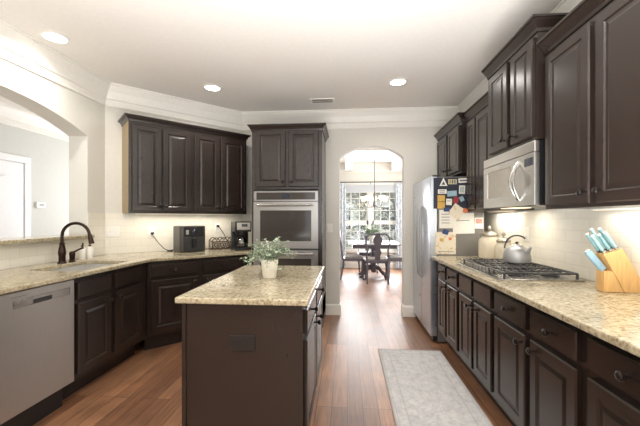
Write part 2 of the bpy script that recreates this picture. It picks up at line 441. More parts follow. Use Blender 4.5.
sweep([(-.285, WB), (-.10, WB), (-.10, WB+.14)], BASEP, 0, 'baseboard_back', 'trim')
sweep([(.745, WB+.14), (.745, WB), (.885, WB)], BASEP, 0, 'baseboard_arch', 'trim')
sweep([(-1.55, 4.64), (-1.55, 8.8), (2.6, 8.8), (2.6, 4.64)], BASEP, 0, 'baseboard_dining', 'trim')
sweep([(-4.35, 4.25), (-4.35, 6.0), (-1.7, 6.0)], BASEP, 0, 'baseboard_hall', 'trim')
# ceiling beams in the dining room
struct(MB().box(-.05, .13, 4.64, 8.7, CE-.20, CE, bevel=.006), 'trim_4', 'trim')
struct(MB().box(1.12, 1.30, 4.64, 8.7, CE-.24, CE, bevel=.006), 'trim_5', 'trim')
struct(MB().box(-1.55, 2.6, 6.4, 6.56, CE-.15, CE, bevel=.006), 'trim_6', 'trim')
# tile backsplashes
struct(MB().box(WR-.008, WR, .2, WB, .9145, 1.36), 'trim_7', 'tile_y')
struct(MB().box(WL, WL+.008, .5, 3.135, .9145, 1.10).box(WL, WL+.008, 3.135, 3.37, .9145, 1.35), 'trim_8', 'tile_y')
k = .008/math.sqrt(2)
struct(MB().prism([(WL, 3.375), (-1.45, 4.5), (-1.45+k, 4.5-k), (WL+k, 3.375-k)], .4355, (), Matrix.Translation((0, 0, .9145))), 'trim_9', 'tile_d')

# dining window: two double-hung units
def window(name, loc):
    w = thing(name, None, None, loc); w['kind'] = 'structure'
    fx = MB()
    x0, x1, z0, z1 = -.16, 1.36, .45, 2.16
    fx.box(x0-.08, x0, -.03, .0, z0-.08, z1+.09).box(x1, x1+.08, -.03, 0, z0-.08, z1+.09).box(x0, x1, -.03, 0, z1, z1+.09).box(x0-.1, x1+.1, -.06, 0, z0-.04, z0)
    fx.box(x0, x0+.03, 0, .1, z0, z1).box(x1-.03, x1, 0, .1, z0, z1).box(x0, x1, 0, .1, z1-.03, z1).box(x0, x1, 0, .1, z0, z0+.03)
    fx.box(.55, .65, -.01, .1, z0, z1)
    fx.build('window_frame', 'trim', w)
    for a, b in ((x0+.03, .55), (.65, x1-.03)):
        zm = 1.19
        for lo, hi, yy in ((z0+.03, zm, .02), (zm, z1-.03, .05)):
            s = MB(); s.box(a, a+.04, yy, yy+.03, lo, hi).box(b-.04, b, yy, yy+.03, lo, hi).box(a, b, yy, yy+.03, lo, lo+.05).box(a, b, yy, yy+.03, hi-.05, hi)
            for i in (1, 2): x = a+(b-a)*i/3; s.box(x-.009, x+.009, yy+.006, yy+.024, lo, hi)
            for i in (1, 2): z = lo+(hi-lo)*i/3; s.box(a, b, yy+.006, yy+.024, z-.009, z+.009)
            so_ = s.build('sash', 'trim', w)
            MB().box(a+.02, b-.02, yy+.013, yy+.017, lo+.02, hi-.02).build('pane', 'glass', so_)
    return w
window('window_1', (0, 8.8, 0))

# hall door in its casing
d = thing('door_1', 'white panelled door with arched top panel in the hall past the left opening', 'door', (-4.35, 3.36, 0), R(90)); d['kind'] = 'structure'
dm = MB().box(.02, .80, -.02, .02, .01, 2.03)
dm.build('door_leaf', 'door', d)
pm = MB()
for a, b in ((.11, .38), (.44, .71)):
    c = [(a, .95)]+[(b, .95)]+[(x, z) for x, z in reversed(arc_pts((a+b)/2, (b-a)/2, 1.78, .07, 8))]
    pm.prism(c, .016, (), Matrix.Translation((0, -.036, 0)) @ XZ)
    pm.prism([(a, .16), (b, .16), (b, .84), (a, .84)], .016, (), Matrix.Translation((0, -.036, 0)) @ XZ)
pm.build('raised_panel', 'door', d, bevel=.010)
cs = MB().box(-.08, .01, -.03, 0, 0, 2.035, bevel=.006).box(.81, .90, -.03, 0, 0, 2.035, bevel=.006).box(-.08, .90, -.032, 0, 2.036, 2.125, bevel=.006)
cs.build('casing', 'door', d)

# ------------------------------------------------------------------ cabinets
KNOB = [(.006, 0), (.006, .012), (.010, .015), (.016, .021), (.0165, .026), (.012, .031), (0, .033)]
knob_me = None
def knob(parent, x, y, z):
    global knob_me
    if knob_me is None:
        o = MB().lathe(KNOB, 16, Matrix.Rotation(R(90), 4, 'X')).build('knob', 'knob', parent, smooth=True, loc=(x, y, z)); knob_me = o.data
    else:
        o = bpy.data.objects.new('knob', knob_me); COL.objects.link(o); o.parent = parent; o.location = (x, y, z)
ZB, ZT = .165, .884
def base_cabinet(label, loc, rz, w, dep, doors, drawers, toe=.11, bz=ZB, open_top=False):
    """doors/drawers: (x0, x1, knob x or None) in local x"""
    t = thing('base_cabinet', label, 'cabinet', loc, rz)
    c = MB().box(0, w, toe, dep, 0, bz)
    if open_top: c.box(0, w, 0, dep, bz, .66).box(0, w, 0, .03, .66, ZT-.001).box(0, .02, .03, dep, .66, ZT-.001).box(w-.02, w, .03, dep, .66, ZT-.001)
    else: c.box(0, w, 0, dep, bz, ZT-.001)
    c.build('carcass', 'cab', t)
    for a, b, kx in drawers:
        p = MB().panel(a, b, .728, .848, -.001, .024, raised=False).build('drawer_front', 'cab', t)
        if kx is not None: knob(p, kx, -.025, .788)
    for a, b, kx in doors:
        p = MB().panel(a, b, .205, .70, -.001, .024).build('door', 'cab', t)
        if kx is not None: knob(p, kx, -.025, .655)
    return t
MR = lambda y: y   # readability only
# right run (front faces -X); local x = y_origin - Y
FX = .92
def right_base(label, y1, y0, doors, drawers):
    f = lambda L: [(y1-a, y1-b, None if k_ is None else y1-k_) for a, b, k_ in L]
    return base_cabinet(label, (FX, y1, 0), R(-90), y1-y0, WR-.004-FX, f(doors), f(drawers))
right_base('dark base cabinet with two narrow drawers over two doors, next to the refrigerator', 3.50, 2.80,
           [(3.39, 3.16, 3.20), (3.11, 2.83, 3.07)], [(3.39, 3.16, 3.275), (3.11, 2.83, 2.97)])
right_base('dark base cabinet with two knobless false fronts directly under the gas cooktop', 2.797, 2.158,
           [(2.772, 2.505, 2.545), (2.465, 2.18, 2.425)], [(2.772, 2.505, None), (2.465, 2.18, None)])
right_base('dark base cabinet with paired doors and two drawers, between cooktop and knife block', 2.155, 1.365,
           [(2.13, 1.78, 1.82), (1.73, 1.395, 1.69)], [(2.13, 1.78, 1.955), (1.73, 1.395, 1.56)])
right_base('dark base cabinet below the knife block, cut by the right edge of the picture', 1.362, .5,
           [(1.335, .96, 1.0), (.91, .53, .87)], [(1.335, .96, 1.15), (.91, .53, .72)])
# left run (front faces +X): local x = Y - y_origin
LX = -1.89
base_cabinet('dark sink base cabinet with two false fronts and two doors, right of the dishwasher', (LX, 2.168, 0), R(90), .872, .675,
             [(.024, .352, .318), (.402, .752, .437)], [(.024, .352, None), (.402, .752, None)], toe=.13, open_top=True)
base_cabinet('dark base cabinet on the near side of the dishwasher', (LX, .92, 0), R(90), .64, .675, [(.03, .575, .07)], [(.03, .575, .30)], toe=.13)
# corner run (45 degrees)
base_cabinet('dark angled base cabinet with two drawers and two doors under the air fryer', (-1.889, 3.041, 0), R(45), 1.075, .70,
             [(.026, .474, .435), (.525, .985, .565)], [(.026, .474, .25), (.525, .985, .755)], toe=.13)

def crown_on(t, x0, x1, y0, dep, z, out=.055, h=.075, left=True, right=True):
    """small crown moulding along the top front of a wall cabinet (local frame)"""
    prof = [(0, 0), (.008, 0), (.012, .018), (out*.55, .04), (out*.8, h-.02), (out*.8, h-.015), (out, h-.012), (out, h), (0, h)]
    path = []
    if left: path.append((x0, dep))
    path += [(x0, y0), (x1, y0)]
    if right: path.append((x1, dep))
    mb = MB(); rings = []; n = len(path)
    for i, p in enumerate(path):
        p = Vector(p); ds = []
        if i > 0: ds.append((p-Vector(path[i-1])).normalized())
        if i < n-1: ds.append((Vector(path[i+1])-p).normalized())
        ns = [Vector((d_.y, -d_.x)) for d_ in ds]; b = sum(ns, Vector((0, 0))).normalized(); kk = 1/b.dot(ns[0])
        rings.append([mb.bm.verts.new((p.x+b.x*o*kk, p.y+b.y*o*kk, z+dz)) for o, dz in prof])
    m = len(prof)
    for a, b in zip(rings, rings[1:]):
        for q in range(m): mb.bm.faces.new((a[q], a[(q+1) % m], b[(q+1) % m], b[q]))
    mb.bm.faces.new(rings[0]); mb.bm.faces.new(rings[-1][::-1])
    mb.build('crown_moulding', 'cab', t)
def wall_cabinet(label, loc, rz, w, dep, z0, z1, doors, crown=(True, True), sidemat=None, ends=(0, 0), dz=(.02, .05), cout=.055, ch=.075):
    t = thing('wall_cabinet', label, 'cabinet', loc, rz)
    MB().box(0, w, 0, dep, z0, z1).build('carcass', 'cab', t)
    if sidemat: MB().box(-.003, 0, .02, dep, z0, z1).build('side_panel', sidemat, t)
    for a, b, kx in doors:
        p = MB().panel(a, b, z0+dz[0], z1-dz[1], -.001, .024).build('door', 'cab', t)
        if kx is not None: knob(p, kx, -.025, z0+dz[0]+.055)
    crown_on(t, 0+ends[0], w-ends[1], 0, dep, z1-.018, left=crown[0], right=crown[1], out=cout, h=ch)
    return t
# corner uppers: front plane Y-X = 5.455 (doors), boxes behind
o2 = math.sqrt(2)
ux, uy = -2.231-.014+.018, 3.224+.014+.018
def along(t_): return (ux+t_/o2, uy+t_/o2, 0)
UD = .335
wall_cabinet('dark wall cabinet with two doors above the air fryer, nearer the sink', along(0), R(45), .645, UD, 1.35, 2.315,
             [(.025, .312, .285), (.326, .625, .355)], crown=(True, False), sidemat='side', cout=.045, ch=.06)
wall_cabinet('dark wall cabinet with two doors above the coffee maker', along(.647), R(45), .685, UD, 1.35, 2.315,
             [(.018, .32, .29), (.34, .655, .37)], crown=(False, True), cout=.045, ch=.06)
# oven tower
OX0, OX1, OY = -1.122, -.288, 3.88
t = thing('oven_cabinet', 'tall dark cabinet housing the double oven beside the arched doorway', 'cabinet', (OX0, OY, 0))
w = OX1-OX0
c = MB().box(0, w, 0, .61, 1.635, 2.335).box(0, .028, 0, .61, .10, 1.635).box(w-.045, w, 0, .61, .10, 1.635).box(0, w, 0, .61, .10, .33).box(0, w, .07, .61, 0, .10).box(0, w, .56, .61, .33, 1.635)
c.build('carcass', 'cab', t)
for a, b, kx in ((.05, .402, .37), (.44, .79, .47)):
    p = MB().panel(a, b, 1.665, 2.325, -.001, .024).build('door', 'cab', t); knob(p, kx, -.025, 1.72)
p = MB().panel(.04, w-.05, .13, .30, -.001, .024, raised=False).build('drawer_front', 'cab', t); knob(p, w/2, -.025, .215)
crown_on(t, 0, w, 0, .61, 2.318, out=.045)
# right wall cabinets: local x = y1 - Y, front X
def right_wall(label, y1, y0, fx, z0, z1, doors, **k_):
    L = [(y1-a, y1-b, None if q is None else y1-q) for a, b, q in doors]
    return wall_cabinet(label, (fx, y1, 0), R(-90), y1-y0, WR-.004-fx, z0, z1, L, **k_)
right_wall('short dark wall cabinet above the refrigerator', 4.492, 3.592, 1.185, 1.775, 2.325, [(4.46, 4.045, 4.08), (3.99, 3.62, 3.955)])
right_wall('narrow dark wall cabinet between refrigerator and microwave', 3.588, 2.822, 1.235, 1.365, 2.312, [(3.52, 3.305, 3.335), (3.275, 2.95, None)], crown=(False, False))
right_wall('raised dark wall cabinet above the microwave', 2.818, 2.112, 1.14, 1.775, 2.435, [(2.755, 2.455, 2.49), (2.40, 2.135, 2.365)], dz=(.02, .04), cout=.055, crown=(False, True))
right_wall('large dark wall cabinet right of the microwave, cut by the picture edge', 2.108, 1.20, 1.185, 1.35, 2.29, [(2.075, 1.715, 1.745), (1.675, 1.23, 1.64)], crown=(False, False), dz=(.018, .045))

# ------------------------------------------------------------------ counters
t = thing('corner_countertop', 'cream granite worktop running from the sink round to the oven tower', 'countertop')
sink = []
for (cx, cy, a0) in ((-1.99, 2.33, -90), (-1.99, 2.80, 0), (-2.29, 2.80, 90), (-2.29, 2.33, 180)):
    for i in range(5): a = R(a0+i*22.5); sink.append((cx+.06*math.cos(a), cy+.06*math.sin(a)))
MB().prism([(-1.85, .92), (-1.85, 3.025), (-1.128, 3.747), (-1.128, 4.80), (-1.15, 4.79), (-2.588, 3.352), (-2.588, .92)][:3]+[(-1.128, 4.49), (-1.452, 4.49), (-2.566, 3.373), (-2.566, .92)], .03, (sink,), Matrix.Translation((0, 0, .884))).build('slab', 'granite', t, bevel=.006)
t = thing('bar_ledge', 'raised granite ledge along the sill of the arched opening', 'ledge')
MB().box(-2.86, -2.49, 1.345, 3.125, 1.102, 1.134).build('slab', 'granite', t, bevel=.006)
t = thing('side_countertop', 'long cream granite worktop along the right wall', 'countertop')
MB().box(.857, WR-.010, .5, 3.515, .884, .914).build('slab', 'granite', t, bevel=.006)
# undermount sink
t = thing('kitchen_sink', 'undermount steel basin set in the corner worktop', 'sink', (-2.14, 2.565, 0))
s = MB(); x, y = .235, .32
s.box(-x, x, -y, y, .70, .71).box(-x, -x+.012, -y, y, .70, .883).box(x-.012, x, -y, y, .70, .883).box(-x, x, -y, -y+.012, .70, .883).box(-x, x, y-.012, y, .70, .883)
s.build('basin', 'sinksteel', t)
MB().cyl(0, 0, .71, .713, .045).build('drain', 'silver', t, smooth=True)

# ------------------------------------------------------------------ dishwasher
t = thing('dishwasher', 'stainless steel dishwasher left of the sink cabinet', 'dishwasher', (-1.872, 1.564, 0), R(90))
w = .60
MB().box(0, w, .03, .60, .17, .878).build('body', 'dgrey', t)
dd = MB().box(.002, w-.002, 0, .03, .175, .876, bevel=.004).build('door', 'dwsteel', t)
MB().box(.17, .56, -.004, .002, .782, .83, bevel=.003).build('control_band', 'steelh', dd)
MB().box(.29, .42, -.0055, .0, .786, .812, bevel=.003).build('pocket_handle', 'dgrey', dd)
MB().box(.16, .25, -.001, .001, .846, .849).build('badge', 'silver', dd)
MB().box(0, w, .09, .58, 0, .17).build('toe_kick', 'black', t)

# ------------------------------------------------------------------ double oven
t = thing('wall_oven', 'stainless double wall oven with dark glass door in the tall cabinet', 'oven', (OX0+.032, OY, 0))
w = .752
MB().box(0, w, .0, .54, .335, 1.625).build('body', 'dgrey', t)
p = MB().box(-.004, w+.004, -.028, -.001, 1.497, 1.612, bevel=.003).build('control_panel', 'steel', t)
MB().box(.03, w-.03, -.030, -.027, 1.513, 1.598).build('panel_glass', 'ovenglass', p)
MB().box(.335, .425, -.0315, -.0295, 1.525, 1.585).build('display', 'display', p)
def oven_door(z0, z1):
    dr = MB()
    fr = [(-.004, z0), (w+.004, z0), (w+.004, z1), (-.004, z1)]; ho = [(.075, z0+.085), (w-.075, z0+.085), (w-.075, z1-.10), (.075, z1-.10)]
    dr.prism(fr, .034, (ho,), Matrix.Translation((0, -.036, 0)) @ XZ)
    dr = dr.build('oven_door', 'steel', t)
    MB().box(.07, w-.07, -.030, -.010, z0+.08, z1-.095).build('door_glass', 'ovenglass', dr)
    h = MB().tube([(.05, -.085, z1-.04), (w-.05, -.085, z1-.04)], .0125, 12)
    for hx in (.075, w-.075): h.tube([(hx, -.085, z1-.04), (hx, -.034, z1-.04)], .008, 8)
    h.build('handle', 'steelh', dr, smooth=True)
oven_door(.945, 1.488); oven_door(.36, .928)
# racks behind the upper glass are not visible; the lower trim closes the stack
MB().box(-.004, w+.004, -.02, -.001, .335, .355).build('vent_trim', 'steel', t)

# ------------------------------------------------------------------ microwave
t = thing('microwave', 'stainless microwave mounted under the raised wall cabinet', 'microwave', (1.125, 2.872, 0), R(-90))
w = .757
MB().box(0, w, .03, .37, 1.375, 1.768).build('body', 'black', t)
MB().box(0, w, 0, .029, 1.702, 1.768, bevel=.004).build('vent_strip', 'mwsteel', t)
dr = MB().prism([(0, 1.378), (w, 1.378), (w, 1.698), (0, 1.698)], .029, ([(.07, 1.45), (.47, 1.45), (.47, 1.655), (.07, 1.655)],), XZ).build('door', 'mwsteel', t, bevel=.002)
MB().box(.065, .475, .006, .02, 1.445, 1.66).build('door_window', 'mwglass', dr)
ha = [(.575, 0, 1.41)]+[(.575+.0*i, -.05*math.sin(PI*i/10)-.002, 1.41+.255*i/10) for i in range(1, 10)]+[(.575, 0, 1.665)]
MB().tube([(p[0]-.014*math.sin(PI*i/10), p[1], p[2]) for i, p in enumerate(ha)], .009, 8).tube([(p[0]+.014*math.sin(PI*i/10), p[1]*.9, p[2]) for i, p in enumerate(ha)], .009, 8).build('handle', 'steelh', dr, smooth=True)
MB().box(.64, w-.02, -.0015, .001, 1.62, 1.67).build('display', 'display', dr)
MB().box(.08, .30, .10, .22, 1.371, 1.3755).build('task_light', 'led', t)

# ------------------------------------------------------------------ refrigerator
t = thing('refrigerator', 'stainless refrigerator with grey side, covered in papers, against the back wall', 'refrigerator', (.86, 4.45, 0), R(-90))
w = .90
MB().box(0, w, .075, .535, .02, 1.725).build('body', 'fridgeside', t)
MB().box(.02, w-.02, .03, .075, .02, .07).build('kick_grille', 'black', t)
for a, b, hx in ((.0, .465, .43), (.47, w, .51)):
    q = MB().box(a+.002, b-.002, 0, .07, .075, 1.735, bevel=.008).build('door', 'steelf', t)
    pts = [(hx, 0, .62), (hx, -.03, .66)]+[(hx, -.03-.012*math.sin(PI*i/8), .66+.74*i/8) for i in range(1, 8)]+[(hx, -.03, 1.40), (hx, 0, 1.44)]
    MB().tube(pts, .011, 10).build('handle', 'kettle', q, smooth=True)
MB().box(0, w, .02, .10, 1.727, 1.745).build('hinge_cover', 'dgrey', t)

# papers and magnets on the refrigerator's side (plane Y = 3.55)
FY = 3.5495
M['navy'] = plain('navy_board', (34, 38, 54), .5, var=.03)
t = thing('magnet_board', 'dark navy sheet covering the upper fridge side under the magnets', 'board', (1.165, FY, 1.56))
MB().box(-.275, .205, -.002, 0, -.165, .155).build('sheet', 'navy', t)
def sheet(name, label, cat, x, z, w_, h_, mat, rot=0, layer=0, t_=.0012, extra=None, group=None):
    o = thing(name, label, cat, (x, FY-layer*.002-(.0022 if z > 1.35 else 0), z), 0, group); o.rotation_euler = (0, R(rot), 0)
    MB().box(-w_/2, w_/2, -t_, 0, -h_/2, h_/2).build('sheet' if t_ < .002 else 'plate', mat, o)
    if extra:
        for nm, bx, m_ in extra: MB().box(bx[0], bx[1], -t_-.0008, -t_, bx[2], bx[3]).build(nm, m_, o)
    return o
def lines(w_, zs): return [('handwriting', (-w_*.38, w_*.3, z-.003, z+.003), 'p_ink') for z in zs]
tr = thing('triangle_magnet', 'white triangular magnet at the upper left corner of the fridge side', 'magnet', (.989, FY-.0022, 1.63))
MB().prism([(-.04, 0), (.04, 0), (0, .085)], .004, ([(-.018, .012), (.018, .012), (0, .05)],), Matrix.Translation((0, -.004, 0)) @ XZ).build('plate', 'paper', tr)
sheet('number_magnet', 'pale gold lettered magnet at the top middle of the fridge side', 'magnet', 1.08, 1.672, .085, .05, 'p_gold', 0, 0, .004, [('lettering', (-.03, -.02, -.018, .018), 'p_ink'), ('lettering', (-.008, .008, -.018, .018), 'p_ink'), ('lettering', (.016, .03, -.018, .018), 'p_ink')])
sheet('word_magnet', 'wide white magnet with dark letters at the top right of the fridge side', 'magnet', 1.185, 1.684, .09, .045, 'paper', -3, 0, .004, [('lettering', (-.035, .035, -.008, .008), 'p_ink')])
sheet('snapshot', 'small framed snapshot below the wide white magnet', 'photo', 1.175, 1.59, .06, .085, 'paper', 3, 0, .003, [('picture', (-.022, .022, -.03, .032), 'p_photo')])
sheet('business_card', 'white card above the yellow flyers on the fridge side', 'card', .978, 1.572, .088, .045, 'paper', 0, 0, .0012, lines(.08, (.008, -.008)))
sheet('yellow_flyer', 'yellow flyer, upper of the two yellow ones on the fridge', 'flyer', .967, 1.502, .075, .065, 'p_yellow')
sheet('yellow_flyer', 'yellow flyer, lower of the two yellow ones on the fridge', 'flyer', .967, 1.430, .075, .068, 'p_yellow', 2)
sheet('cloud_magnet', 'pale teal irregular magnet in the middle of the fridge side', 'magnet', 1.075, 1.551, .095, .055, 'p_teal', -4, 0, .004)
sheet('white_note', 'small square white note right of the yellow flyers', 'note', 1.045, 1.465, .058, .065, 'paper', 3, 0, .0012, lines(.05, (.01,)))
sheet('red_pennant', 'red felt pennant at the middle of the fridge side', 'pennant', 1.115, 1.482, .055, .07, 'p_red', 25, 0, .003)
sheet('butterfly_magnet', 'small white butterfly magnet right of the red pennant', 'magnet', 1.172, 1.495, .04, .05, 'p_teal', -25, 0, .004)
sheet('paper_list', 'upright white paper list at the left of the fridge side', 'paper', 1.015, 1.288, .135, .19, 'paper', 0, 1, .0012, lines(.12, (.05, .02, -.01, -.04)))
sheet('large_letter', 'largest white letter at the right of the fridge side', 'paper', 1.19, 1.243, .215, .21, 'paper', -2, 1, .0012, lines(.2, (.03,)))
sheet('tilted_card', 'cream card tilted over the large white letter', 'card', 1.122, 1.362, .13, .13, 'drawing', 35, 2)
sheet('orange_sticker', 'small orange magnet right of the tilted cream card', 'magnet', 1.205, 1.376, .045, .045, 'p_orange', 10, 3, .003)
sheet('navy_clip', 'navy magnetic clip above the upright paper list', 'clip', 1.02, 1.385, .058, .04, 'p_navy', 0, 2, .006)
sheet('pink_note', 'small pink and white note alone on the lower grey fridge side', 'note', 1.345, 1.247, .085, .11, 'paper', 0, 0, .0012, [('print', (-.034, .034, -.005, .045), 'p_pink')])
sheet('crayon_drawing', 'crayon drawing hanging low on the fridge side above the counter', 'drawing', 1.012, 1.04, .205, .23, 'drawing', 0, 0, .0012, [('scribble', (-.06, -.02, .02, .05), 'p_yellow'), ('scribble', (.03, .06, .03, .06), 'p_orange'), ('scribble', (-.08, .08, -.09, -.085), 'p_ink')])
sheet('blue_clip', 'blue magnetic clip holding the crayon drawing', 'clip', 1.01, 1.155, .06, .05, 'p_navy', 20, 1, .006)

# ------------------------------------------------------------------ kitchen island
t = thing('kitchen_island', 'dark kitchen island cabinet in the middle of the floor', 'island', (0, 0, 0))
IX0, IX1, IY0, IY1 = -.80, -.215, 1.60, 2.645
MB().box(IX0+.001, IX1, IY0+.001, IY1, ZB, .883).box(IX0+.06, IX1-.07, IY0+.001, IY1-.02, 0, ZB).build('carcass', 'cab', t)
e = MB().box(IX0-.004, IX1+.002, IY0-.012, IY0, .0, .883)
e.box(IX0-.008, IX0+.012, IY0-.020, IY0-.012, 0, .883, bevel=.002).box(IX1-.014, IX1+.004, IY0-.020, IY0-.012, 0, .883, bevel=.002)
e.build('end_panel', 'cab', t)
sd = bpy.data.objects.new('door_side', None)
def isl_front(kind, y0, y1, z0, z1, kn):
    mb = MB().panel(y0, y1, z0, z1, -.001, .02, raised=(kind == 'door'))
    mb.bm.transform(Matrix.Translation((IX1, 0, 0)) @ Matrix.Rotation(R(90), 4, 'Z'))
    o = mb.build(kind if kind == 'door' else 'drawer_front', 'cab', t)
    kk = MB().lathe(KNOB, 16, Matrix.Rotation(R(90), 4, 'Y')).build('knob', 'knob', o, smooth=True, loc=(IX1+.021, kn[0], kn[1]))
isl_front('drawer', 1.63, 2.10, .728, .848, (1.865, .788)); isl_front('drawer', 2.15, 2.615, .728, .848, (2.38, .788))
isl_front('door', 1.63, 2.10, .205, .70, (2.06, .655)); isl_front('door', 2.15, 2.615, .205, .70, (2.19, .655))
t = thing('island_countertop', 'cream granite top of the kitchen island', 'countertop')
MB().box(-.83, -.182, 1.552, 2.68, .884, .914).build('slab', 'granite', t, bevel=.006)
t = thing('electrical_outlet', 'dark brown outlet plate on the front of the island', 'outlet', (-.505, IY0-.012, .692))
MB().box(-.062, .062, -.006, 0, -.038, .038, bevel=.003).build('plate', 'greyplate', t)
MB().box(-.036, -.006, -.008, -.005, -.017, .017, bevel=.001).box(.006, .036, -.008, -.005, -.017, .017, bevel=.001).build('socket', 'black', t)

# ------------------------------------------------------------------ rug
o = tag(MB().box(-.302, .302, -1.06, 1.06, 0, .009).build('runner_rug', 'rug', loc=(.604, 2.28, .0005), bevel=.003), 'faded grey patterned runner rug on the wood floor', 'rug')

# ------------------------------------------------------------------ cooktop
t = thing('gas_cooktop', 'stainless gas cooktop with black iron grates on the right worktop', 'cooktop', (1.19, 2.53, .9145))
hx, hy = .245, .375
MB().box(-hx-.02, hx, -hy-.02, hy, 0, .010, bevel=.004).build('tray', 'steelh', t)
for gy in (-.245, 0, .245):
    g = MB(); a, b = -.175 if gy == 0 else -.215, .215; q = .112; zt = .040
    loop = [(a, gy-q, zt), (b, gy-q, zt), (b, gy+q, zt), (a, gy+q, zt)]
    for p, r_ in zip(loop, loop[1:]+loop[:1]): g.tube([p, r_], .007, 6)
    for p in loop: g.tube([p, (p[0], p[1], .010)], .008, 6)
    for i in range(1, 10):
        x_ = a+(b-a)*i/10
        g.tube([(x_, gy-q, zt), (x_, gy-q+.03, zt+.008), (x_, gy-.025, zt+.006)], .0055, 6); g.tube([(x_, gy+q, zt), (x_, gy+q-.03, zt+.008), (x_, gy+.025, zt+.006)], .0055, 6)
    g.tube([(a, gy, zt), (b, gy, zt)], .006, 6)
    g.build('grate', 'iron', t)
for bx, by, br in ((.12, -.245, .04), (-.1, -.245, .035), (.05, 0, .05), (.12, .245, .035), (-.1, .245, .04)):
    MB().lathe([(br*1.3, .010), (br*1.3, .016), (br, .018), (br, .028), (br*.8, .032), (0, .033)], 20, Matrix.Translation((bx, by, 0))).build('burner', 'iron', t, smooth=True)
for i in range(5):
    MB().lathe([(.021, .010), (.021, .016), (.017, .018), (.015, .038), (.012, .041), (0, .041)], 16, Matrix.Translation((-.222, -.12+.06*i, 0))).build('control_knob', 'silver', t, smooth=True)

# ------------------------------------------------------------------ things on the right worktop
t = thing('tea_kettle', 'brushed steel tea kettle at the back of the gas cooktop', 'kettle', (1.262, 2.61, .9685))
MB().lathe([(.085, 0), (.105, .004), (.108, .02), (.106, .06), (.098, .10), (.085, .125), (.055, .146), (.048, .15)], 28).build('body', 'kettle', t, smooth=True)
t.scale = (.86, .86, .80)
ld = MB().lathe([(.050, .149), (.048, .156), (.025, .166), (0, .168)], 24).build('lid', 'kettle', t, smooth=True)
MB().lathe([(.006, .166), (.006, .174), (.014, .180), (.014, .190), (0, .194)], 14).build('lid_knob', 'black', ld, smooth=True)
hp = [(.085*math.cos(a), -.04*math.cos(a)-.0, .125+.125*math.sin(a)) for a in [R(180-12*i) for i in range(0, 12)]]
MB().tube(hp, .0075, 8).build('handle', 'black', t, smooth=True)
MB().tube([(.03, -.065, .085), (.045, -.10, .115), (.055, -.115, .15)], [.022, .016, .011], 10).build('spout', 'kettle', t, smooth=True)
def canister(label, loc, r_, h_):
    c_ = thing('canister', label, 'canister', loc, 0, 'cream canisters beside the fridge')
    MB().lathe([(r_*.82, 0), (r_*.95, .006), (r_, .05), (r_, h_*.72), (r_*.92, h_*.86), (r_*.72, h_*.95), (r_*.70, h_)], 28).build('jar', 'canister', c_, smooth=True)
    l_ = MB().lathe([(r_*.74, h_), (r_*.80, h_+.006), (r_*.80, h_+.02), (r_*.6, h_+.035), (r_*.22, h_+.045), (0, h_+.046)], 28).build('lid', 'pewter', c_, smooth=True)
    MB().lathe([(.008, h_+.044), (.007, h_+.055), (.017, h_+.066), (.019, h_+.078), (.012, h_+.09), (.004, h_+.10), (0, h_+.105)], 16).build('finial', 'pewter', l_, smooth=True)
canister('taller cream canister with pewter lid, touching the grey fridge side', (1.355, 3.33, .9145), .095, .21)
canister('shorter cream canister with pewter lid, just behind the kettle', (1.39, 3.11, .9145), .072, .165)

# knife block, side towards the camera
t = thing('knife_block', 'slanted maple knife block with aqua handled knives on the right worktop', 'knife block', (1.317, 1.835, .9145), R(-2))
MB().prism([(.097, 0), (.206, 0), (.088, .226), (-.003, .196)], .062, (), XZ).build('tall_block', 'maple', t, bevel=.003)
MB().prism([(0, 0), (.096, 0), (.042, .110), (0, .110)], .058, (), Matrix.Translation((0, .002, 0)) @ XZ).build('low_block', 'maple', t, bevel=.003)
dirv = Vector((-.37, 0, .93)).normalized()
def knife(label, bx, by, ln, m_, wd=.015):
    ln -= .018
    """handle leans with the block; the bolster sits on its top face"""
    bz = .196+(bx+.003)*(.030/.095)+.001
    n = thing('kitchen_knife', label, 'knife', tuple(t.matrix_basis @ Vector((bx, by, bz))), R(-2), 'aqua knives in the block')
    rot = Matrix.Rotation(R(-33), 4, 'Y')
    MB().box(-wd/2, wd/2, -.008, .008, .012, ln, rot, bevel=.005).build('handle', m_, n)
    MB().box(-wd/2-.001, wd/2+.001, -.008, .008, 0.0, .012, rot).build('bolster', 'steelh', n)
    MB().box(-wd/2, wd/2, -.006, .006, ln, ln+.008, rot, bevel=.002).build('end_cap', 'white', n)
t.rotation_euler = (0, 0, R(-2)); t.matrix_basis
import mathutils
t_m = Matrix.Translation(t.location) @ Matrix.Rotation(R(-2), 4, 'Z')
class _T: matrix_basis = t_m
t = _T
knife('aqua handled knife nearest the front left corner of the block', .012, .018, .120, 'aqua2')
knife('aqua handled knife at the back left of the block, leaning furthest left', .010, .046, .130, 'aqua')
knife('aqua handled knife in the front middle of the block', .042, .018, .115, 'aqua')
knife('aqua handled knife in the back middle of the block, tallest of all', .040, .046, .150, 'aqua2')
knife('aqua handled knife at the front right of the block', .072, .018, .120, 'aqua2')
knife('aqua handled knife at the back right of the block', .074, .046, .140, 'aqua')
sc_ = thing('kitchen_shears', 'pale blue handled shears in the low front slot of the knife block', 'scissors', tuple(t_m @ Vector((.016, .030, .1112))), R(-2))
rt = Matrix.Rotation(R(-38), 4, 'Y')
MB().box(-.018, .016, -.013, .013, 0, .125, rt, bevel=.009).build('handle', 'blueh', sc_)
MB().box(-.012, .010, -.009, .009, .1255, .131, rt, bevel=.002).build('end_cap', 'white', sc_)

